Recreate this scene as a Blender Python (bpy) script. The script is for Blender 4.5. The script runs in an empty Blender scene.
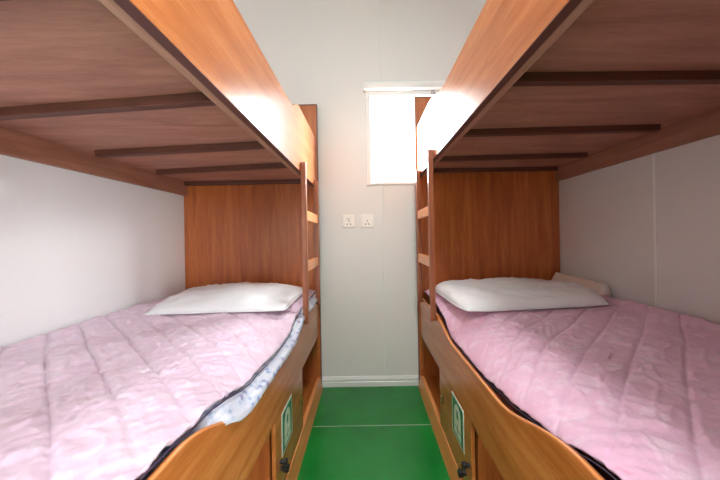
import bpy, bmesh, math, random
import numpy as np
from mathutils import Vector, noise
from mathutils.geometry import tessellate_polygon

random.seed(7)
SC = bpy.context.scene
COL = SC.collection

# ---------------------------------------------------------------- camera
cam = bpy.data.cameras.new('camera')
cam.sensor_width = 36.0
cam.lens = 275.0 / 720.0 * 36.0
cam.shift_x = -6.0 / 720.0
cam.shift_y = -3.0 / 720.0
cam.clip_start = 0.02
camo = bpy.data.objects.new('camera', cam)
COL.objects.link(camo)
camo.location = (0, 0, 1.0)
camo.rotation_euler = (math.radians(90), math.radians(1.0), 0)
SC.camera = camo

# ---------------------------------------------------------------- world (overcast sky seen through the window)
w = bpy.data.worlds.new('sky')
SC.world = w
w.use_nodes = True
bg = w.node_tree.nodes['Background']
bg.inputs['Color'].default_value = (0.93, 0.97, 1.0, 1)
bg.inputs['Strength'].default_value = 6.0

# daylight just outside the window opening
WX0, WX1, WZ0, WZ1 = 0.03, 0.72, 1.355, 2.002
def area(name, loc, rot, sx, sy, power, color):
    l = bpy.data.lights.new(name, 'AREA')
    l.shape = 'RECTANGLE'; l.size = sx; l.size_y = sy
    l.energy = power; l.color = color
    o = bpy.data.objects.new(name, l)
    COL.objects.link(o)
    o.location = loc; o.rotation_euler = rot
    return o
area('window_daylight', ((WX0 + WX1) / 2, 1.91, (WZ0 + WZ1) / 2), (math.radians(-90), 0, 0), 0.66, 0.62, 22, (0.90, 0.97, 1.0))
# bright open sky off to the right outside, shining in through the window towards the left bed
_d = Vector((-1.2, 1.1, 0.85)) - Vector((1.55, 2.65, 2.25))
area('outside_daylight', (1.55, 2.65, 2.25), _d.to_track_quat('-Z', 'Y').to_euler(), 1.1, 1.1, 330, (0.90, 0.97, 1.0))
# the room's own ceiling lamp (fixture is built further down)
LAMP = (0.12, -0.35, 2.56)
area('ceiling_lamp_light', (LAMP[0], LAMP[1], LAMP[2] - 0.075), (0, 0, 0), 0.28, 1.15, 21, (0.93, 0.98, 1.0))
# added fill light in an invented, unseen doorway, brightening the left bed
DY0, DY1, DZ1 = -1.95, -1.05, 2.05
area('added_doorway_fill', (1.52, (DY0 + DY1) / 2, 1.05), (math.radians(90), 0, math.radians(90)), 1.0, 2.1, 105, (0.94, 0.98, 1.0))

SC.view_settings.view_transform = 'Standard'
SC.view_settings.look = 'None'
SC.view_settings.gamma = 1.0
SC.view_settings.use_curve_mapping = False
SC.view_settings.exposure = 0.46
SC.cycles.use_denoising = True
SC.cycles.max_bounces = 10
SC.cycles.diffuse_bounces = 7
SC.cycles.sample_clamp_indirect = 6.0
SC.cycles.caustics_reflective = False
SC.cycles.caustics_refractive = False

# ---------------------------------------------------------------- materials
def srgb(r, g, b):
    f = lambda c: (c / 12.92 if c <= 0.04045 else ((c + 0.055) / 1.055) ** 2.4)
    return (f(r / 255), f(g / 255), f(b / 255), 1)

class NT:
    def __init__(s, name):
        s.m = bpy.data.materials.new(name); s.m.use_nodes = True
        s.t = s.m.node_tree; s.n = s.t.nodes; s.p = s.n['Principled BSDF']
    def node(s, typ, **kw):
        n = s.n.new(typ)
        for k, v in kw.items():
            if k in n.inputs: n.inputs[k].default_value = v
            else: setattr(n, k, v)
        return n
    def link(s, a, b): s.t.links.new(a, b)
    def coords(s, scale, rot=(0, 0, 0)):
        tc = s.node('ShaderNodeTexCoord'); mp = s.node('ShaderNodeMapping')
        mp.inputs['Scale'].default_value = scale; mp.inputs['Rotation'].default_value = rot
        s.link(tc.outputs['Object'], mp.inputs['Vector'])
        return mp.outputs['Vector']
    def ramp(s, fac, stops):
        r = s.node('ShaderNodeValToRGB')
        e = r.color_ramp.elements
        e[0].position, e[0].color = stops[0]
        e[1].position, e[1].color = stops[-1]
        for p_, c in stops[1:-1]:
            x = e.new(p_); x.color = c
        s.link(fac, r.inputs['Fac'])
        return r.outputs['Color']
    def bump(s, h, strength, dist=0.002):
        b = s.node('ShaderNodeBump', Strength=strength, Distance=dist)
        s.link(h, b.inputs['Height']); s.link(b.outputs['Normal'], s.p.inputs['Normal'])

def wood(name, dark, mid, light, scale, rough=0.3, bump=0.15, coat=0.0, ringscale=3.0):
    m = NT(name)
    v = m.coords(scale)
    n1 = m.node('ShaderNodeTexNoise', Scale=ringscale, Detail=6.0, Roughness=0.55, Distortion=0.6)
    m.link(v, n1.inputs['Vector'])
    n2 = m.node('ShaderNodeTexNoise', Scale=ringscale * 9, Detail=3.0, Roughness=0.6)
    m.link(v, n2.inputs['Vector'])
    mx = m.node('ShaderNodeMix', data_type='FLOAT')
    mx.inputs[0].default_value = 0.3
    m.link(n1.outputs['Fac'], mx.inputs[2]); m.link(n2.outputs['Fac'], mx.inputs[3])
    c = m.ramp(mx.outputs[0], [(0.33, dark), (0.5, mid), (0.66, light)])
    m.link(c, m.p.inputs['Base Color'])
    m.p.inputs['Roughness'].default_value = rough
    m.p.inputs['Coat Weight'].default_value = coat
    m.p.inputs['Coat Roughness'].default_value = 0.12
    m.bump(n2.outputs['Fac'], bump, 0.001)
    return m.m

def plain(name, col, rough=0.5, metal=0.0, bumpscale=None, bump=0.1, dist=0.001, coat=0.0):
    m = NT(name)
    m.p.inputs['Base Color'].default_value = col
    m.p.inputs['Roughness'].default_value = rough
    m.p.inputs['Metallic'].default_value = metal
    m.p.inputs['Coat Weight'].default_value = coat
    n = m.node('ShaderNodeTexNoise', Scale=bumpscale or 40.0, Detail=3.0)
    m.link(m.coords((1, 1, 1)), n.inputs['Vector'])
    m.bump(n.outputs['Fac'], bump if bumpscale else 0.02, dist)
    return m.m

M = {}
# grain running vertically (z) on the end panels, along y on boards
M['panel'] = wood('wood_panel', srgb(150, 78, 36), srgb(176, 97, 48), srgb(196, 116, 62), (9, 9, 0.7), 0.36, 0.05, coat=0.1)
M['board'] = wood('wood_board', srgb(160, 88, 38), srgb(182, 106, 52), srgb(200, 126, 68), (9, 0.7, 9), 0.27, 0.03, coat=0.15)
M['rail'] = wood('wood_rail', srgb(128, 68, 42), srgb(150, 84, 54), srgb(168, 98, 66), (12, 12, 1.0), 0.35, coat=0.2)
M['kick'] = wood('wood_kick', srgb(206, 124, 66), srgb(222, 142, 80), srgb(232, 158, 94), (12, 1.0, 12), 0.3, coat=0.2)
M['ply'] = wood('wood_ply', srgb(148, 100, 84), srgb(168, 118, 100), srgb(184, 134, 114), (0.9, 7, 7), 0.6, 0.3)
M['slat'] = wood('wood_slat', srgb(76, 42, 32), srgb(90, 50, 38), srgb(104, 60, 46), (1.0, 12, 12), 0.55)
M['ledger'] = wood('wood_ledger', srgb(162, 118, 100), srgb(180, 134, 114), srgb(194, 148, 128), (12, 1.0, 12), 0.5)
M['wallrail'] = wood('wood_wall_rail', srgb(130, 84, 66), srgb(148, 100, 80), srgb(162, 114, 92), (12, 1.0, 12), 0.5)
M['edge'] = plain('edge_band', srgb(92, 52, 44), 0.4)
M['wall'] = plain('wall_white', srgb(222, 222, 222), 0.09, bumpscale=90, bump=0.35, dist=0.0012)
M['wallright'] = plain('wall_white_dull_shaded', srgb(204, 202, 202), 0.42, bumpscale=55, bump=0.2, dist=0.0012)  # matte right wall; base also darkened to put its shade into the colour
M['wallback'] = plain('wall_back', srgb(222, 220, 219), 0.35, bumpscale=30, bump=0.06)
M['ceiling'] = plain('ceiling_white', srgb(225, 225, 222), 0.6)
M['trim'] = plain('trim_white', srgb(222, 223, 222), 0.3)
M['pvc'] = plain('white_pvc', srgb(234, 236, 236), 0.5)
M['socket'] = plain('socket_plastic', srgb(238, 236, 232), 0.3)
M['dark'] = plain('dark_plastic', srgb(24, 22, 22), 0.35)
M['slot'] = plain('slot_dark', srgb(60, 48, 46), 0.6)
M['steel'] = plain('steel', srgb(170, 168, 160), 0.3, metal=1.0)
M['brass'] = plain('brass', srgb(170, 140, 80), 0.35, metal=1.0)
M['green'] = plain('sign_green', srgb(22, 118, 78), 0.3)
M['signwhite'] = plain('sign_white', srgb(214, 226, 214), 0.3)
M['seam'] = plain('seam_white', srgb(150, 176, 150), 0.5)
M['ink'] = plain('ink', srgb(70, 44, 44), 0.6)
M['mattress'] = plain('mattress_maroon', srgb(96, 50, 48), 0.8, bumpscale=300, bump=0.2)
M['linencloth'] = plain('white_linen', srgb(226, 216, 208), 0.85, bumpscale=400, bump=0.2)
M['pillow'] = plain('pillow_white', srgb(238, 240, 243), 0.8, bumpscale=350, bump=0.15)
M['piping'] = plain('piping_dark', srgb(58, 44, 66), 0.8)

m = NT('green_floor')
n = m.node('ShaderNodeTexNoise', Scale=3.0, Detail=6.0, Roughness=0.6)
m.link(m.coords((1, 1, 1)), n.inputs['Vector'])
c = m.ramp(n.outputs['Fac'], [(0.3, srgb(12, 108, 42)), (0.55, srgb(16, 126, 46)), (0.75, srgb(36, 134, 66))])
m.link(c, m.p.inputs['Base Color'])
m.p.inputs['Roughness'].default_value = 0.22
n2 = m.node('ShaderNodeTexNoise', Scale=60.0, Detail=2.0)
m.bump(n2.outputs['Fac'], 0.08, 0.001)
M['floor'] = m.m

def quilt_mat(name, base, pale, deep):
    m = NT(name)
    n = m.node('ShaderNodeTexNoise', Scale=16.0, Detail=5.0, Roughness=0.7, Distortion=1.2)
    m.link(m.coords((1, 1, 1)), n.inputs['Vector'])
    c = m.ramp(n.outputs['Fac'], [(0.34, pale), (0.5, base), (0.66, base), (0.76, deep)])
    m.link(c, m.p.inputs['Base Color'])
    m.p.inputs['Roughness'].default_value = 0.55
    m.p.inputs['Sheen Weight'].default_value = 0.3
    n2 = m.node('ShaderNodeTexNoise', Scale=45.0, Detail=4.0, Distortion=0.5)
    m.link(m.coords((1, 1, 1)), n2.inputs['Vector'])
    m.bump(n2.outputs['Fac'], 0.35, 0.004)
    return m.m
M['quilt'] = quilt_mat('quilt_pink_lit', srgb(216, 188, 208), srgb(226, 206, 220), srgb(218, 152, 182))  # left quilt; brighter light on this side is put into a paler colour
M['quilt_r'] = quilt_mat('quilt_rose', srgb(218, 172, 198), srgb(226, 196, 214), srgb(222, 138, 168))

m = NT('floral_sheet')
n = m.node('ShaderNodeTexVoronoi', Scale=38.0)
m.link(m.coords((1, 1, 1)), n.inputs['Vector'])
c = m.ramp(n.outputs['Distance'], [(0.0, srgb(216, 60, 120)), (0.2, srgb(120, 150, 190)), (0.4, srgb(196, 202, 218)), (1.0, srgb(214, 214, 224))])
m.link(c, m.p.inputs['Base Color'])
m.p.inputs['Roughness'].default_value = 0.3
n2 = m.node('ShaderNodeTexNoise', Scale=60.0, Detail=3.0, Distortion=1.0)
m.link(m.coords((1, 1, 1)), n2.inputs['Vector'])
m.bump(n2.outputs['Fac'], 0.6, 0.006)
M['sheet'] = m.m

m = NT('window_glass')
tr = m.node('ShaderNodeBsdfTransparent'); gl = m.node('ShaderNodeBsdfGlossy'); gl.inputs['Roughness'].default_value = 0.03
mx = m.node('ShaderNodeMixShader'); mx.inputs[0].default_value = 0.06
m.link(tr.outputs[0], mx.inputs[1]); m.link(gl.outputs[0], mx.inputs[2])
m.link(mx.outputs[0], m.n['Material Output'].inputs['Surface'])
M['glass'] = m.m

m = NT('lamp_diffuser')
m.p.inputs['Base Color'].default_value = (0.9, 0.9, 0.88, 1)
m.p.inputs['Emission Color'].default_value = (0.93, 0.98, 1.0, 1)
m.p.inputs['Emission Strength'].default_value = 4.0
M['diffuser'] = m.m

# ---------------------------------------------------------------- helpers
def box(bm, x0, x1, y0, y1, z0, z1):
    vs = [bm.verts.new((x, y, z)) for x in (x0, x1) for y in (y0, y1) for z in (z0, z1)]
    for f in ((0, 1, 3, 2), (4, 6, 7, 5), (0, 4, 5, 1), (2, 3, 7, 6), (0, 2, 6, 4), (1, 5, 7, 3)):
        bm.faces.new([vs[i] for i in f])

def cyl(bm, p0, p1, r0, r1=None, n=20):
    r1 = r0 if r1 is None else r1
    p0, p1 = Vector(p0), Vector(p1)
    d = (p1 - p0).normalized()
    a = d.orthogonal().normalized(); b = d.cross(a)
    A = []; B = []
    for i in range(n):
        t = 2 * math.pi * i / n
        o = a * math.cos(t) + b * math.sin(t)
        A.append(bm.verts.new(p0 + o * r0)); B.append(bm.verts.new(p1 + o * r1))
    for i in range(n):
        j = (i + 1) % n
        bm.faces.new([A[i], A[j], B[j], B[i]])
    bm.faces.new(A[::-1]); bm.faces.new(B)

def tube(bm, pts, r, n=8):
    rings = []
    for i, p in enumerate(pts):
        p = Vector(p)
        d = (Vector(pts[min(i + 1, len(pts) - 1)]) - Vector(pts[max(i - 1, 0)])).normalized()
        up = Vector((0, 0, 1)) if abs(d.z) < 0.95 else Vector((1, 0, 0))
        a = d.cross(up).normalized(); b = a.cross(d)
        rings.append([bm.verts.new(p + (a * math.cos(2 * math.pi * k / n) + b * math.sin(2 * math.pi * k / n)) * r) for k in range(n)])
    for A, B in zip(rings, rings[1:]):
        for k in range(n):
            bm.faces.new([A[k], A[(k + 1) % n], B[(k + 1) % n], B[k]])
    bm.faces.new(rings[0][::-1]); bm.faces.new(rings[-1])

def prism(bm, loops, x0, x1, axes='yz'):
    """extrude closed 2D loops (first outer, others holes) between x0 and x1 along the third axis"""
    def mk(u, v, t):
        return (t, u, v) if axes == 'yz' else ((u, t, v) if axes == 'xz' else (u, v, t))
    flat = [p for l in loops for p in l]
    tris = tessellate_polygon([[Vector((u, v, 0)) for u, v in l] for l in loops])
    A = [bm.verts.new(mk(u, v, x0)) for u, v in flat]
    B = [bm.verts.new(mk(u, v, x1)) for u, v in flat]
    if len(loops) == 1:
        bm.faces.new(A); bm.faces.new(B[::-1]); tris = []
    for t in tris:
        try:
            bm.faces.new([A[i] for i in t]); bm.faces.new([B[i] for i in reversed(t)])
        except ValueError: pass
    k = 0
    for l in loops:
        n_ = len(l)
        for i in range(n_):
            j = (i + 1) % n_
            bm.faces.new([A[k + i], A[k + j], B[k + j], B[k + i]])
        k += n_

def empty(name, loc, label, cat, group=None):
    o = bpy.data.objects.new(name, None); COL.objects.link(o)
    o.location = loc; o.empty_display_size = 0.05
    o['label'] = label; o['category'] = cat
    if group: o['group'] = group
    return o

def obj(name, bm, mat, parent=None, bevel=0.0, smooth=False, label=None, origin=None, recalc=True, solid=None):
    if recalc: bmesh.ops.recalc_face_normals(bm, faces=bm.faces)
    off = Vector((0, 0, 0))
    p = parent
    while p is not None:
        off += p.location; p = p.parent
    loc = Vector(origin) - off if origin is not None else Vector((0, 0, 0))
    bmesh.ops.translate(bm, verts=bm.verts, vec=-(off + loc))
    me = bpy.data.meshes.new(name); bm.to_mesh(me); bm.free()
    me.materials.append(mat)
    o = bpy.data.objects.new(name, me); COL.objects.link(o)
    o.location = loc
    if parent is not None: o.parent = parent
    if smooth:
        for f in me.polygons: f.use_smooth = True
    if bevel:
        b = o.modifiers.new('bevel', 'BEVEL'); b.width = bevel; b.segments = 2; b.limit_method = 'ANGLE'; b.angle_limit = math.radians(40)
    if solid:
        s = o.modifiers.new('solid', 'SOLIDIFY'); s.thickness = solid; s.offset = -1
    if label: o['label'] = label
    return o

def struct(name, bm, mat, parent=None, **k):
    o = obj(name, bm, mat, parent, **k)
    if parent is None: o['kind'] = 'structure'
    return o

def boxobj(name, b, mat, parent=None, fn=obj, **k):
    bm = bmesh.new(); box(bm, *b); return fn(name, bm, mat, parent, **k)

def smooth01(t):
    t = max(0.0, min(1.0, t)); return t * t * (3 - 2 * t)

def curve(keys, y):
    if y <= keys[0][0]: return keys[0][1]
    for (a, va), (b, vb) in zip(keys, keys[1:]):
        if y <= b: return va + (vb - va) * smooth01((y - a) / (b - a))
    return keys[-1][1]

# ---------------------------------------------------------------- the room
XL, XR, YB, YF, ZC = -1.20, 1.28, 1.85, -2.4, 2.66
boxobj('floor', (XL - 0.1, XR + 0.1, YF - 0.1, YB + 0.1, -0.1, 0), M['floor'], fn=struct)
boxobj('ceiling', (XL - 0.1, XR + 0.1, YF - 0.1, YB + 0.1, ZC, ZC + 0.1), M['ceiling'], fn=struct)
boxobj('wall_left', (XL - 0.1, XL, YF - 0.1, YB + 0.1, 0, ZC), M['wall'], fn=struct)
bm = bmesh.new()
box(bm, XR, XR + 0.1, YF - 0.1, DY0, 0, ZC); box(bm, XR, XR + 0.1, DY1, YB + 0.1, 0, ZC); box(bm, XR, XR + 0.1, DY0, DY1, DZ1, ZC)  # gap is the invented doorway, cut for the fill light
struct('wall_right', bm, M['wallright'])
boxobj('wall_front', (XL, XR, YF - 0.1, YF, 0, ZC), M['wallback'], fn=struct)
bm = bmesh.new()
for y0, y1 in ((DY0 - 0.05, DY0), (DY1, DY1 + 0.05)): box(bm, XR - 0.012, XR + 0.11, y0, y1, 0, DZ1 + 0.05)
box(bm, XR - 0.012, XR + 0.11, DY0, DY1, DZ1, DZ1 + 0.05)
struct('trim_4', bm, M['trim'], bevel=0.003)  # frame of the invented doorway
bm = bmesh.new()
box(bm, XL, WX0, YB, YB + 0.08, 0, ZC)
box(bm, WX1, XR, YB, YB + 0.08, 0, ZC)
box(bm, WX0, WX1, YB, YB + 0.08, 0, WZ0)
box(bm, WX0, WX1, YB, YB + 0.08, WZ1, ZC)
struct('wall_back', bm, M['wallback'])
# thin joint strips between wall panels
bm = bmesh.new()
box(bm, 0.111, 0.123, YB - 0.007, YB, 0.066, WZ0 - 0.004)
box(bm, 0.111, 0.123, YB - 0.007, YB, WZ1 + 0.03, ZC)
struct('trim_1', bm, M['trim'], bevel=0.0015)
bm = bmesh.new()
for y in (1.215, 0.015):
    box(bm, XR - 0.004, XR, y - 0.005, y + 0.005, 0, ZC)
struct('trim_2', bm, M['trim'], bevel=0.0012)
# seam line across the painted floor
bm = bmesh.new()
box(bm, -0.30, 0.335, 1.455, 1.459, 0.0, 0.0008)
struct('trim_3', bm, M['seam'])
bm = bmesh.new()
prof = [(YB, 0), (YB - 0.012, 0), (YB - 0.012, 0.03), (YB - 0.009, 0.034), (YB - 0.012, 0.038), (YB - 0.012, 0.05), (YB - 0.006, 0.064), (YB, 0.066)]
prism(bm, [prof], XL, XR)
struct('baseboard_back', bm, M['trim'])

# window
win = boxobj('window_1', (WX0 - 0.018, WX0 + 0.014, YB - 0.018, YB + 0.06, WZ0 - 0.01, WZ1), M['pvc'], fn=struct, bevel=0.003)
bm = bmesh.new()
box(bm, WX1 - 0.014, WX1 + 0.018, YB - 0.018, YB + 0.06, WZ0 - 0.01, WZ1)
box(bm, WX0 + 0.014, WX1 - 0.014, YB - 0.012, YB + 0.06, WZ0 - 0.008, WZ0 + 0.010)
obj('window_frame', bm, M['pvc'], win, bevel=0.003)
bm = bmesh.new()
hp = [(YB, WZ1 + 0.028), (YB - 0.030, WZ1 + 0.028), (YB - 0.042, WZ1 + 0.018), (YB - 0.044, WZ1), (YB - 0.038, WZ1 - 0.022), (YB - 0.022, WZ1 - 0.032), (YB, WZ1 - 0.032)]
prism(bm, [hp], WX0 - 0.03, WX1 + 0.03)
hd = obj('window_header', bm, M['pvc'], win, bevel=0.003)
boxobj('header_channel', (WX0 - 0.012, WX1 + 0.012, YB - 0.016, YB + 0.05, WZ1 - 0.062, WZ1 - 0.032), M['pvc'], win, bevel=0.003)
boxobj('window_pane', (WX0 + 0.014, WX1 - 0.014, YB + 0.03, YB + 0.034, WZ0 + 0.010, WZ1 - 0.062), M['glass'], win)
boxobj('sash_stile', (0.46, 0.49, YB + 0.022, YB + 0.042, WZ0 + 0.010, WZ1 - 0.062), M['pvc'], win, bevel=0.002)

def text_obj(name, s, loc, rot, size, mat, parent, extrude=0.0004):
    c = bpy.data.curves.new(name, 'FONT'); c.body = s; c.size = size; c.extrude = extrude
    c.align_x = 'CENTER'; c.align_y = 'CENTER'
    o = bpy.data.objects.new(name, c)
    dg_o = o; COL.objects.link(o)
    bpy.context.view_layer.update()
    me = bpy.data.meshes.new_from_object(o.evaluated_get(bpy.context.evaluated_depsgraph_get()))
    COL.objects.unlink(o); bpy.data.objects.remove(o)
    me.materials.clear(); me.materials.append(mat); me.name = name
    r = bpy.data.objects.new(name, me); COL.objects.link(r)
    off = Vector((0, 0, 0)); p = parent
    while p is not None: off += p.location; p = p.parent
    r.location = Vector(loc) - off; r.rotation_euler = rot; r.parent = parent
    return r
text_obj('header_lettering', 'JS', (0.464, YB - 0.0172, WZ1 - 0.046), (math.radians(90), 0, 0), 0.036, M['ink'], win)

# ceiling lamp fixture
lamp = empty('ceiling_lamp', (LAMP[0], LAMP[1], ZC), 'long white fluorescent lamp on the ceiling above the aisle', 'lamp')
boxobj('lamp_housing', (LAMP[0] - 0.16, LAMP[0] + 0.16, LAMP[1] - 0.6, LAMP[1] + 0.6, ZC - 0.06, ZC), M['pvc'], lamp, bevel=0.006)
boxobj('diffuser', (LAMP[0] - 0.14, LAMP[0] + 0.14, LAMP[1] - 0.58, LAMP[1] + 0.58, ZC - 0.085, ZC - 0.06), M['diffuser'], lamp, bevel=0.008)

# ---------------------------------------------------------------- bunk beds
BED_Y0, BED_Y1 = 0.02, 1.835
WAVE = [(0.0, 0.645), (0.46, 0.645), (0.74, 0.552), (1.15, 0.550), (1.40, 0.608), (1.83, 0.612)]
WAVE_R = [(0.0, 0.624), (0.45, 0.624), (0.75, 0.550), (1.13, 0.548), (1.40, 0.604), (1.83, 0.608)]

def bunk(side, P):
    s = -1 if side == 'left' else 1
    F = P['face']            # |X| of the aisle face
    W = P['wall']            # |X| of the wall
    zb, zt, ze = P['zb'], P['zt'], P['ze']
    H = P['H']
    def bx(bm, a0, a1, y0, y1, z0, z1):
        x0, x1 = sorted((s * a0, s * a1)); box(bm, x0, x1, y0, y1, z0, z1)
    root = empty('bunk_bed', (s * (F + W) / 2, 0.93, 0), P['label'], 'bunk bed', 'bunk beds facing each other across the aisle')
    # end panels, full width, with dark edge strips
    for nm, y0, y1 in (('headboard', BED_Y1 - 0.022, BED_Y1), ('footboard', BED_Y0, BED_Y0 + 0.022)):
        bm = bmesh.new()
        if nm == 'headboard' or side == 'right': bx(bm, F - 0.006, W - 0.003, y0, y1, 0, H)  # right footboard is unseen, kept solid to hold light out of that bunk
        else:                # unseen left foot end, opened between the bunks to let light in
            a0, a1 = s * (F - 0.006), s * (W - 0.003)
            h0, h1 = s * (F + 0.06), s * (W - 0.06)
            prism(bm, [[(a0, 0), (a1, 0), (a1, H), (a0, H)], [(h0, 0.72), (h0, zb - 0.01), (h1, zb - 0.01), (h1, 0.72)]], y0, y1, axes='xz')
        hb = obj(nm, bm, M['panel'], root, bevel=0.0015)
        bm = bmesh.new()
        ya, yb = (y0 - 0.001, y1 + 0.001)
        bx(bm, F - 0.008, W - 0.003, ya, yb, H, H + 0.006)
        bx(bm, F - 0.010, F - 0.006, ya, yb, 0.0, H + 0.006)
        obj('edge_strip', bm, M['edge'], hb, label='dark brown edge strip')
    # lower wavy side board with openings beneath
    bm = bmesh.new()
    Y0, Y1 = BED_Y0 + 0.022, BED_Y1 - 0.022
    n_ = 90
    top = [(Y0 + (Y1 - Y0) * i / n_, curve(WAVE if s < 0 else WAVE_R, Y0 + (Y1 - Y0) * i / n_)) for i in range(n_ + 1)]
    zo = P['open']
    bot = [(Y1, 0.085), (Y1 - 0.02, 0.085), (Y1 - 0.02, zo), (1.335, zo), (1.335, 0.085),
           (0.934, 0.085), (0.934, zo + 0.01), (0.50, zo + 0.01), (0.50, 0.085), (Y0, 0.085)]
    x0, x1 = sorted((s * F, s * (F + 0.022)))
    x0, x1 = sorted((s * F, s * (F + 0.014)))
    prism(bm, [top + bot], x0, x1)
    x0, x1 = sorted((s * F, s * (F + 0.022)))
    sb = obj('side_board', bm, M['board'], root, bevel=0.0025)
    # thin glossy lip following the wave
    bm = bmesh.new()
    tube(bm, [(s * (F + 0.004), y, z + 0.001) for y, z in top], 0.0035, 6)
    obj('edge_lip', bm, M['kick'], sb, smooth=True)
    bm = bmesh.new()
    prism(bm, [[(s * (F - 0.018), 0), (s * (F - 0.018), 0.006), (s * (F - 0.003), 0.088), (s * (F + 0.017), 0.088), (s * (F + 0.017), 0)]], Y0, Y1, axes='xz')
    obj('bottom_rail', bm, M['kick'], root, bevel=0.002)
    # storage inside the openings
    bm = bmesh.new(); bx(bm, F + 0.022, F + 0.42, Y0, Y1, 0.06, 0.075); obj('storage_shelf', bm, M['board'], root)
    bm = bmesh.new(); bx(bm, F + 0.42, F + 0.435, Y0, Y1, 0.0, 0.50); obj('storage_back', bm, M['panel'], root)
    for yy in (0.934, 1.32, 0.485):
        bm = bmesh.new(); bx(bm, F + 0.022, F + 0.42, yy, yy + 0.016, 0.075, 0.50); obj('storage_divider', bm, M['panel'], root)
    bm = bmesh.new(); bx(bm, F + 0.022, W - 0.003, Y0, Y1, 0.50, 0.515); obj('mattress_deck', bm, M['ply'], root)
    # upper bunk: face board (guard), top edge dips in the middle
    GU = [(0.0, ze), (0.50, ze), (0.62, zt), (P['gu'][0], zt), (P['gu'][1], ze), (2.0, ze + 0.003)]
    bm = bmesh.new()
    top = [(Y0 + (Y1 - Y0) * i / n_, curve(GU, Y0 + (Y1 - Y0) * i / n_)) for i in range(n_ + 1)]
    prism(bm, [top + [(Y1, zb), (Y0, zb)]], x0, x1)
    obj('guard_board', bm, M['board'], root, bevel=0.002)
    bm = bmesh.new(); bx(bm, F + 0.0005, F + 0.0215, Y0, Y1, zb - 0.0012, zb + 0.0004); obj('edge_strip', bm, M['edge'], root, label='dark strip painted as shade under the guard board')  # thin dark strip stands in for shade on the guard's underside
    zp = zb + 0.047          # underside of the plywood
    bm = bmesh.new(); bx(bm, F + 0.022, F + 0.046, Y0, Y1, zb + 0.002, zp + 0.02); obj('ledger_rail', bm, M['ledger'], root, bevel=0.0015)
    bm = bmesh.new(); bx(bm, W - 0.028, W - 0.003, Y0, Y1, P['wr'], zp + 0.02); obj('wall_rail', bm, M['wallrail'], root, bevel=0.0015)
    pl = None
    ys = [Y0, 0.30, 0.905, 1.36, Y1]
    for a, b in zip(ys, ys[1:]):
        bm = bmesh.new(); bx(bm, F + 0.046, W - 0.028, a + 0.0012, b - 0.0012, zp, zp + 0.012)
        obj('bunk_plank', bm, M['ply'], root)
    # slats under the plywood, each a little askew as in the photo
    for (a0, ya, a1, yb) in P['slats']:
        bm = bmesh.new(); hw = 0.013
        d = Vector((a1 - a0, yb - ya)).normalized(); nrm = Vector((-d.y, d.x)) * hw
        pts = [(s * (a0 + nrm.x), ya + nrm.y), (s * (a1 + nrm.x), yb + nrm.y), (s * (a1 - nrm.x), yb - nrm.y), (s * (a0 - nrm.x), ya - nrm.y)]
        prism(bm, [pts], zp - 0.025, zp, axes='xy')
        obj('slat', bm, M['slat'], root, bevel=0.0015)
    # ladder
    lad = empty('ladder', (0, 0, 0), None, None); del lad['label'], lad['category']
    lad.parent = root
    lad.location = Vector((s * (F - 0.012), 1.55, 0.58)) - root.location
    L0, L1 = P['lad']
    for yy, zlo, zhi in ((L0, 0.585, zb + 0.035), (L1, 0.60, zb + 0.010)):
        bm = bmesh.new()
        pr = []
        for k in range(9):
            t = math.pi * k / 8
            pr.append((yy + 0.012 * math.cos(t), zhi + 0.014 * math.sin(t)))
        for k in range(9):
            t = math.pi + math.pi * k / 8
            pr.append((yy + 0.012 * math.cos(t), zlo + 0.014 * math.sin(t)))
        xa, xb = sorted((s * (F - 0.027), s * (F - 0.001)))
        prism(bm, [pr], xa, xb)
        obj('ladder_rail', bm, M['rail'], lad, bevel=0.003)
    for zc in P['rungs']:
        bm = bmesh.new(); bx(bm, F - 0.023, F - 0.003, L0 + 0.013, L1 - 0.013, zc - 0.026, zc + 0.026)
        obj('ladder_rung', bm, M['kick'], lad, bevel=0.003)
    # sign plate
    def bxs(bm, y0, y1, z0, z1, t0, t1): bx(bm, F - t1, F - t0, y0, y1, z0, z1)
    sy0, sy1, sz0, sz1 = 1.003, 1.138, 0.200, 0.357
    bm = bmesh.new(); bxs(bm, sy0, sy1, sz0, sz1, 0.0, 0.0015)
    sg = obj('safety_sign', bm, M['signwhite'], root, label='green and white safety sign stuck on the side panel')
    bm = bmesh.new(); bxs(bm, sy0 + 0.008, sy1 - 0.008, sz0 + 0.008, sz1 - 0.008, 0.0015, 0.0019); obj('sign_field', bm, M['green'], sg)
    # white lifejacket pictogram with a green opening
    cy = (sy0 + sy1) / 2
    bm = bmesh.new()
    body = []
    for (yy, zz) in ((-0.038, 0.218), (-0.038, 0.300), (-0.030, 0.322), (-0.015, 0.336), (0.0, 0.340), (0.015, 0.336), (0.030, 0.322), (0.038, 0.300), (0.038, 0.218)):
        body.append((cy + yy, zz))
    hole = [(cy - 0.010, 0.282), (cy - 0.013, 0.304), (cy - 0.007, 0.317), (cy + 0.007, 0.317), (cy + 0.013, 0.304), (cy + 0.010, 0.282)]
    xa, xb = sorted((s * (F - 0.0023), s * (F - 0.0018)))
    prism(bm, [body, hole[::-1]], xa, xb)
    obj('sign_pictogram', bm, M['signwhite'], sg)
    bm = bmesh.new(); bxs(bm, cy - 0.002, cy + 0.002, 0.226, 0.266, 0.0023, 0.0026)
    bxs(bm, cy - 0.033, cy + 0.033, 0.243, 0.247, 0.0023, 0.0026); obj('sign_line', bm, M['green'], sg)
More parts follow.
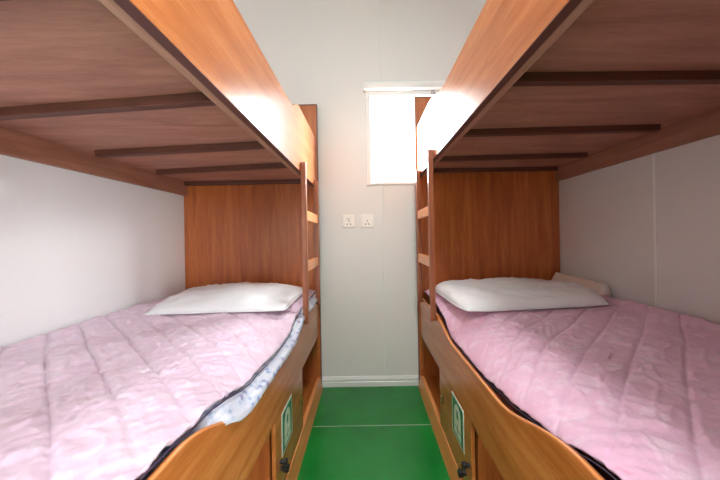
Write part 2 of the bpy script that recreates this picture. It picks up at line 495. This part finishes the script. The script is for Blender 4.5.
    # two black knobs with a short key, and the small catch
    for (yy, zz, r) in P['knobs']:
        bm = bmesh.new()
        cyl(bm, (s * F, yy, zz), (s * (F - 0.012), yy, zz), r * 0.55)
        cyl(bm, (s * (F - 0.012), yy, zz), (s * (F - 0.016), yy, zz), r * 0.8, r)
        cyl(bm, (s * (F - 0.016), yy, zz), (s * (F - 0.026), yy, zz), r)
        cyl(bm, (s * (F - 0.026), yy, zz), (s * (F - 0.029), yy, zz), r, r * 0.7)
        kn = obj('lock_knob', bm, M['dark'], root, bevel=0.0, label='black knob')
        if (yy, zz, r) == P['knobs'][0]:
            bm = bmesh.new(); bx(bm, F - 0.040, F - 0.029, yy - 0.0012, yy + 0.0012, zz - 0.006, zz + 0.006)
            obj('key', bm, M['brass'], kn, label='small brass key')
    bm = bmesh.new()
    bx(bm, F - 0.002, F, 1.272, 1.292, 0.222, 0.262)
    cyl(bm, (s * F, 1.282, 0.252), (s * (F - 0.008), 1.282, 0.252), 0.005)
    tube(bm, [(s * (F - 0.006), 1.282, 0.250), (s * (F - 0.011), 1.282, 0.242), (s * (F - 0.012), 1.283, 0.230), (s * (F - 0.009), 1.284, 0.222)], 0.0022)
    obj('catch', bm, M['brass'], root, label='small metal catch')
    return root

bunk('left', dict(face=0.32, wall=1.20, zb=1.332, zt=1.595, ze=1.655, H=1.875, gu=(1.21, 1.36), wr=1.292, knobs=((0.978, 0.205, 0.0115), (0.990, 0.172, 0.013)), open=0.365, lad=(1.375, 1.715), rungs=(1.115, 0.855),
     label='wooden bunk bed on the left with the brightly lit guard board',
     slats=[(0.368, 0.375, 1.10, 0.445), (0.368, 0.712, 1.125, 0.79), (0.368, 1.075, 1.115, 1.15), (0.368, 1.375, 1.11, 1.475), (0.368, 1.775, 1.165, 1.785)]))
bunk('right', dict(face=0.345, wall=1.28, zb=1.388, zt=1.650, ze=1.712, H=1.915, gu=(1.17, 1.47), wr=1.346, knobs=((0.950, 0.205, 0.012), (0.992, 0.142, 0.0135)), open=0.355, lad=(1.39, 1.72), rungs=(1.13, 0.865),
     label='wooden bunk bed on the right, standing partly in front of the window',
     slats=[(0.393, 0.37, 1.19, 0.38), (0.393, 0.75, 1.19, 0.76), (0.393, 1.14, 1.195, 1.12), (0.393, 1.52, 1.20, 1.49), (0.393, 1.785, 1.245, 1.785)]))

# ---------------------------------------------------------------- mattresses, quilts, pillows
def rounded_box(x0, x1, y0, y1, z0, z1, r=0.03):
    bm = bmesh.new(); box(bm, x0, x1, y0, y1, z0, z1)
    bmesh.ops.bevel(bm, geom=bm.edges[:], offset=r, segments=4, affect='EDGES', profile=0.5)
    return bm

for side, x0, x1 in (('left', -1.185, -0.41), ('right', 0.45, 1.265)):
    o = obj('mattress', rounded_box(x0, x1, 0.06, 1.80, 0.516, 0.592, 0.02), M['mattress'], smooth=True, origin=((x0 + x1) / 2, 0.93, 0.516))
    o['label'] = 'maroon mattress under the pink quilt of the %s bunk bed' % side
    o['category'] = 'mattress'; o['group'] = 'mattresses on the lower bunks'

def quilt_surface(side, a_edge, W, zedge, ztop, seed, ridge):
    """grid over |X| a in [a_edge, W], y"""
    s = -1 if side == 'left' else 1
    NA, NY = 170, 350
    y0, y1 = 0.05, 1.806
    bm = bmesh.new()
    rows = []
    for j in range(NY + 1):
        y = y0 + (y1 - y0) * j / NY
        ze = curve(zedge, y)
        row = []
        ae = a_edge + 0.004 * noise.noise((y * 5, seed, 0))
        for i in range(NA + 1):
            u = i / NA
            a = ae + (W - ae) * (u ** 1.25)
            wd = 0.19
            t = min(1.0, (a - ae) / wd)
            roll = math.sin(t * math.pi / 2) ** 0.75
            z = ze + (ztop - ze) * roll
            # diagonal stitching
            q = (y - a * SL[side][0] - SL[side][1] + 0.014 * noise.noise((a * 3, y * 3, seed))) / SL[side][2]
            f = abs(math.sin(math.pi * q))
            am = 0.0095 * min(1.0, 0.45 + t)
            z += am * (1 - math.exp(-f / 0.10)) - am * 0.8
            # faint crossing stitches
            q2 = (y + a * 0.97) / 0.25
            z -= 0.0015 * math.exp(-(math.sin(math.pi * q2) / 0.06) ** 2)
            # wrinkles, mostly running across the seams
            p1, p2 = (a + y) * 0.7071, (y - a) * 0.7071
            n1 = noise.fractal(Vector((p1 * 26, p2 * 9, seed)), 0.8, 2.0, 3)
            n2 = noise.noise(Vector((a * 4.5, y * 4.5, seed + 9)))
            n3 = noise.noise(Vector((p1 * 60, p2 * 26, seed + 3)))
            z += 0.0052 * n1 * (0.4 + 0.6 * f) + 0.006 * n2 * min(1, t * 1.5) + 0.0022 * n3
            cw = noise.noise(Vector((p1 * 13 + 2.5 * noise.noise(Vector((a * 7, y * 7, seed + 21))), p2 * 30 + seed, seed + 5)))
            cv = noise.noise(Vector((a * 21 + 1.7 * n1, y * 16, seed + 31)))
            z += 0.0060 * max(0, 1 - abs(cw) * 3.5) ** 2 * min(1, 0.2 + t) * (0.3 + 0.7 * f) + 0.0038 * max(0, 1 - abs(cv) * 4) ** 2 * min(1, 0.2 + t)
            if ridge:
                g = (a - (W - 0.10 - 0.03 * math.sin(y * 4))) / 0.05
                z += ridge * math.exp(-g * g) * smooth01((y - 0.2) * 3)
            dw = (W - a)
            if dw < 0.02: z -= 0.010 * (1 - dw / 0.02)
            row.append(bm.verts.new((s * a, y, z)))
        rows.append(row)
    for j in range(NY):
        for i in range(NA):
            f4 = [rows[j][i], rows[j][i + 1], rows[j + 1][i + 1], rows[j + 1][i]]
            bm.faces.new(f4 if s > 0 else f4[::-1])
    return bm

# slope, intercept and spacing of the diagonal stitch lines
SL = {'left': (0.85, 0.004, 0.115), 'right': (0.905, -0.03, 0.124)}
ZE_L = [(0.05, 0.662), (0.42, 0.660), (0.55, 0.648), (0.80, 0.598), (1.0, 0.585), (1.17, 0.588), (1.30, 0.628), (1.42, 0.646), (1.8, 0.654)]
ZE_R = [(0.05, 0.640), (0.42, 0.628), (0.60, 0.580), (0.75, 0.556), (0.90, 0.540), (1.22, 0.540), (1.38, 0.605), (1.53, 0.636), (1.8, 0.64)]
q = obj('quilt', quilt_surface('left', 0.338, 1.192, ZE_L, 0.668, 3.1, 0.0), M['quilt'], smooth=True, recalc=False, origin=(-0.76, 0.93, 0.6), solid=0.010)
q['label'] = 'pink stitched quilt, tinted paler for the light, spread on the left lower bunk'; q['category'] = 'quilt'; q['group'] = 'pink quilts on the lower bunks'
bm = bmesh.new()
tube(bm, [(-0.3355, 0.05 + 1.75 * i / 120, curve(ZE_L, 0.05 + 1.75 * i / 120) - 0.008 + 0.002 * noise.noise((i * 0.4, 0, 0))) for i in range(121)], 0.0017, 6)
obj('quilt_piping', bm, M['piping'], q, smooth=True, label='dark piping along the quilt edge')
q = obj('quilt', quilt_surface('right', 0.376, 1.272, ZE_R, 0.660, 8.7, 0.022), M['quilt_r'], smooth=True, recalc=False, origin=(0.82, 0.93, 0.6), solid=0.010)
q['label'] = 'rose pink stitched quilt spread on the right lower bunk, bunched along the wall'; q['category'] = 'quilt'; q['group'] = 'pink quilts on the lower bunks'
bm = bmesh.new()
tube(bm, [(0.3775, 0.05 + 1.75 * i / 120, curve(ZE_R, 0.05 + 1.75 * i / 120) - 0.008) for i in range(121)], 0.0016, 6)
obj('quilt_piping', bm, M['piping'], q, smooth=True, label='dark piping along the quilt edge')

# floral sheet showing below the quilt on the left bed
bm = bmesh.new()
rows = []
NY, NA = 240, 22
for j in range(NY + 1):
    y = 0.30 + (1.80 - 0.30) * j / NY
    zq = curve(ZE_L, y) - 0.012
    zt_ = curve(WAVE, y) + 0.010
    over = smooth01((y - 0.47) / 0.20)              # how far it laps over the board
    hem = 0.006 * over * (0.6 + 0.9 * max(0, noise.noise((y * 14, 1, 5)))) * (1 - 0.75 * smooth01((y - 1.12) / 0.12))
    pts = [(0.46, min(zq, 0.64)), (0.40, min(zq + 0.002, 0.642)), (0.352, zq - 0.002), (0.336, zq - 0.010), (0.328, min(zt_ + 0.004, zq - 0.008)), (0.313 + 0.02 * (1 - over), min(zt_ - 0.002, zq - 0.012)), (0.311 + 0.024 * (1 - over), min(zt_ - 0.012 - hem, zq - 0.02))]
    if over < 1:
        base = [(0.46, 0.605), (0.40, 0.606), (0.37, 0.605), (0.355, 0.60), (0.352, 0.595), (0.350, 0.59), (0.349, 0.58)]
        pts = [(b[0] + (p_[0] - b[0]) * over, b[1] + (p_[1] - b[1]) * over) for p_, b in zip(pts, base)]
    row = []
    for k in range(NA + 1):
        t = k / NA * (len(pts) - 1); i0 = min(int(t), len(pts) - 2); f = t - i0
        a = pts[i0][0] * (1 - f) + pts[i0 + 1][0] * f; z = pts[i0][1] * (1 - f) + pts[i0 + 1][1] * f
        cr = 0.0042 * noise.noise((y * 45, k * 0.5, 2)) * min(1, k / 6)
        row.append(bm.verts.new((-(a - abs(cr)), y, z + cr * 0.5)))
    rows.append(row)
for j in range(NY):
    for i in range(NA):
        bm.faces.new([rows[j][i], rows[j + 1][i], rows[j + 1][i + 1], rows[j][i + 1]])
sh = obj('bed_sheet', bm, M['sheet'], smooth=True, recalc=False, origin=(-0.4, 1.0, 0.6), solid=0.002)
sh['label'] = 'crumpled white floral sheet showing between the quilt and the left bunk side board'; sh['category'] = 'bed sheet'

def pillow(label, s, corners, zbase, height, seed, sag, lump, mat, grp='white pillows on the lower bunks'):
    """corners: (|X|, y) front-inner, front-outer, back-outer, back-inner"""
    c = [Vector((s * a, y, 0)) for a, y in corners]
    N, Mv = 56, 40
    def P(u, v):
        # soft rounded outline
        p = (c[0] * (1 - u) + c[1] * u) * (1 - v) + (c[3] * (1 - u) + c[2] * u) * v
        cen = (c[0] + c[1] + c[2] + c[3]) / 4
        du, dv = 2 * u - 1, 2 * v - 1
        k = 0.42 if s > 0 else 0.22                      # rounds the corners
        eu, ev = du * math.sqrt(1 - k * dv ** 4 * 0.5), dv * math.sqrt(1 - k * du ** 4 * 0.5)
        uu, vv = (eu + 1) / 2, (ev + 1) / 2
        p = (c[0] * (1 - uu) + c[1] * uu) * (1 - vv) + (c[3] * (1 - uu) + c[2] * uu) * vv
        pinch = 1 - 0.055 * (1 - du * du) * abs(dv) ** 3 - 0.05 * (1 - dv * dv) * abs(du) ** 3
        return cen + (p - cen) * pinch
    bm = bmesh.new()
    T = []; B = []
    for j in range(Mv + 1):
        rt = []; rb = []
        for i in range(N + 1):
            u, v = i / N, j / Mv
            p = P(u, v)
            du, dv = 2 * u - 1, 2 * v - 1
            e = ((1 - abs(du) ** (7 if s > 0 else 3.6)) * (1 - abs(dv) ** (5 if s > 0 else 3.0))) ** 0.55
            zl = zbase + 0.012 + sag * (1 - e)
            wr = 0.0075 * noise.fractal(Vector((p.x * 11, p.y * 17, seed)), 0.7, 2, 4) * (0.3 + e)
            wr += 0.006 * max(0, 1 - 4 * abs(noise.noise(Vector((p.x * 9 + 2 * noise.noise(Vector((p.x * 6, p.y * 6, 1))), p.y * 13, seed + 7))))) ** 2 * e
            dirp = 0.004 * noise.noise(Vector((u * 5, v * 40, seed))) * (1 - e) * e * 3
            z = zl + e * (height + lump * noise.noise(Vector((u * 2.3, v * 2, seed)))) + wr + dirp
            rt.append(bm.verts.new((p.x, p.y, z)))
            if 0 < i < N and 0 < j < Mv:
                rb.append(bm.verts.new((p.x, p.y, zl - 0.012 * e)))
            else: rb.append(rt[-1])
        T.append(rt); B.append(rb)
    for j in range(Mv):
        for i in range(N):
            bm.faces.new([T[j][i], T[j][i + 1], T[j + 1][i + 1], T[j + 1][i]])
            q4 = [B[j][i], B[j + 1][i], B[j + 1][i + 1], B[j][i + 1]]
            bm.faces.new(q4)
    cen = (c[0] + c[1] + c[2] + c[3]) / 4
    o = obj('pillow', bm, mat, smooth=True, origin=(cen.x, cen.y, zbase))
    o['label'] = label; o['category'] = 'pillow'; o['group'] = grp
    # seam welt around the rim
    bm = bmesh.new()
    rim = [T[0][i] for i in range(0)]
    path = [P(i / 40, 0) for i in range(41)] + [P(1, j / 30) for j in range(1, 31)] + [P(1 - i / 40, 1) for i in range(1, 41)] + [P(0, 1 - j / 30) for j in range(1, 30)]
    path.append(path[0])
    tube(bm, [(p.x, p.y, zbase + 0.012 + sag) for p in path], 0.0028, 6)
    obj('pillow_piping', bm, mat, o, smooth=True)
    return o

pillow('flat off-white pillow at the head of the left bunk', -1, [(0.355, 1.215), (0.985, 1.18), (1.15, 1.76), (0.36, 1.76)], 0.668, 0.060, 1.5, 0.0, 0.012, M['pillow'])
pillow('plump off-white pillow at the head of the right bunk', 1, [(0.39, 1.135), (1.13, 1.22), (1.20, 1.72), (0.38, 1.74)], 0.662, 0.066, 6.5, 0.004, 0.012, M['pillow'])

# folded white cloth pushed between the right pillow and the wall
bm = bmesh.new()
NY, K = 40, 14
rows = []
for j in range(NY + 1):
    v = j / NY; y = 1.42 + 0.37 * v
    row = []
    for k in range(K + 1):
        t = k / K
        if t < 0.5: a = 1.175 + 0.055 * (t / 0.5) ** 0.7; z = 0.672 + 0.075 * (t / 0.5)
        else:
            q_ = (t - 0.5) / 0.5; a = 1.23 + 0.034 * math.sin(q_ * math.pi / 2); z = 0.747 - 0.075 * q_ ** 2
        wob = 0.005 * noise.noise((y * 18, t * 3, 4))
        sc_ = 0.85 + 0.2 * v
        row.append(bm.verts.new((a + wob, y, 0.672 + (z - 0.672) * sc_ + wob)))
    rows.append(row)
for A, B in zip(rows, rows[1:]):
    for k in range(K): bm.faces.new([A[k], A[k + 1], B[k + 1], B[k]])
bm.faces.new(rows[0][::-1]); bm.faces.new(rows[-1])
cl = obj('folded_cloth', bm, M['linencloth'], smooth=True, origin=(1.22, 1.6, 0.672))
cl['label'] = 'folded white cloth tucked between the right pillow and the wall'; cl['category'] = 'cloth'

# ---------------------------------------------------------------- sockets
def socket(xc, zc, two, label):
    r = empty('wall_socket', (xc, YB, zc), label, 'socket', 'white wall sockets')
    boxobj('socket_plate', (xc - 0.044, xc + 0.044, YB - 0.009, YB, zc - 0.044, zc + 0.044), M['socket'], r, bevel=0.004)
    boxobj('socket_insert', (xc - 0.036, xc + 0.036, YB - 0.0105, YB - 0.009, zc - 0.036, zc + 0.036), M['socket'], r, bevel=0.0007)
    def pin(y_, ang, dx, dz, l=0.012, wd=0.0045):
        bm = bmesh.new(); box(bm, -wd / 2, wd / 2, -0.0006, 0.0006, -l / 2, l / 2)
        o = obj('socket_slot', bm, M['slot'], r, origin=(0, 0, 0))
        o.location = (dx, -0.0108, dz); o.rotation_euler = (0, ang, 0)
    pin(0, 0, 0.0, 0.002)
    pin(0, math.radians(35), -0.011, -0.021)
    pin(0, math.radians(-35), 0.011, -0.021)
    if two:
        pin(0, math.radians(90), 0, 0.018, 0.022, 0.0015); pin(0, math.radians(90), -0.008, 0.012, 0.018, 0.0012)
    return r
socket(-0.112, 1.108, True, 'left one of the two square white wall sockets')
socket(0.010, 1.107, False, 'right one of the two square white wall sockets, nearer the window')
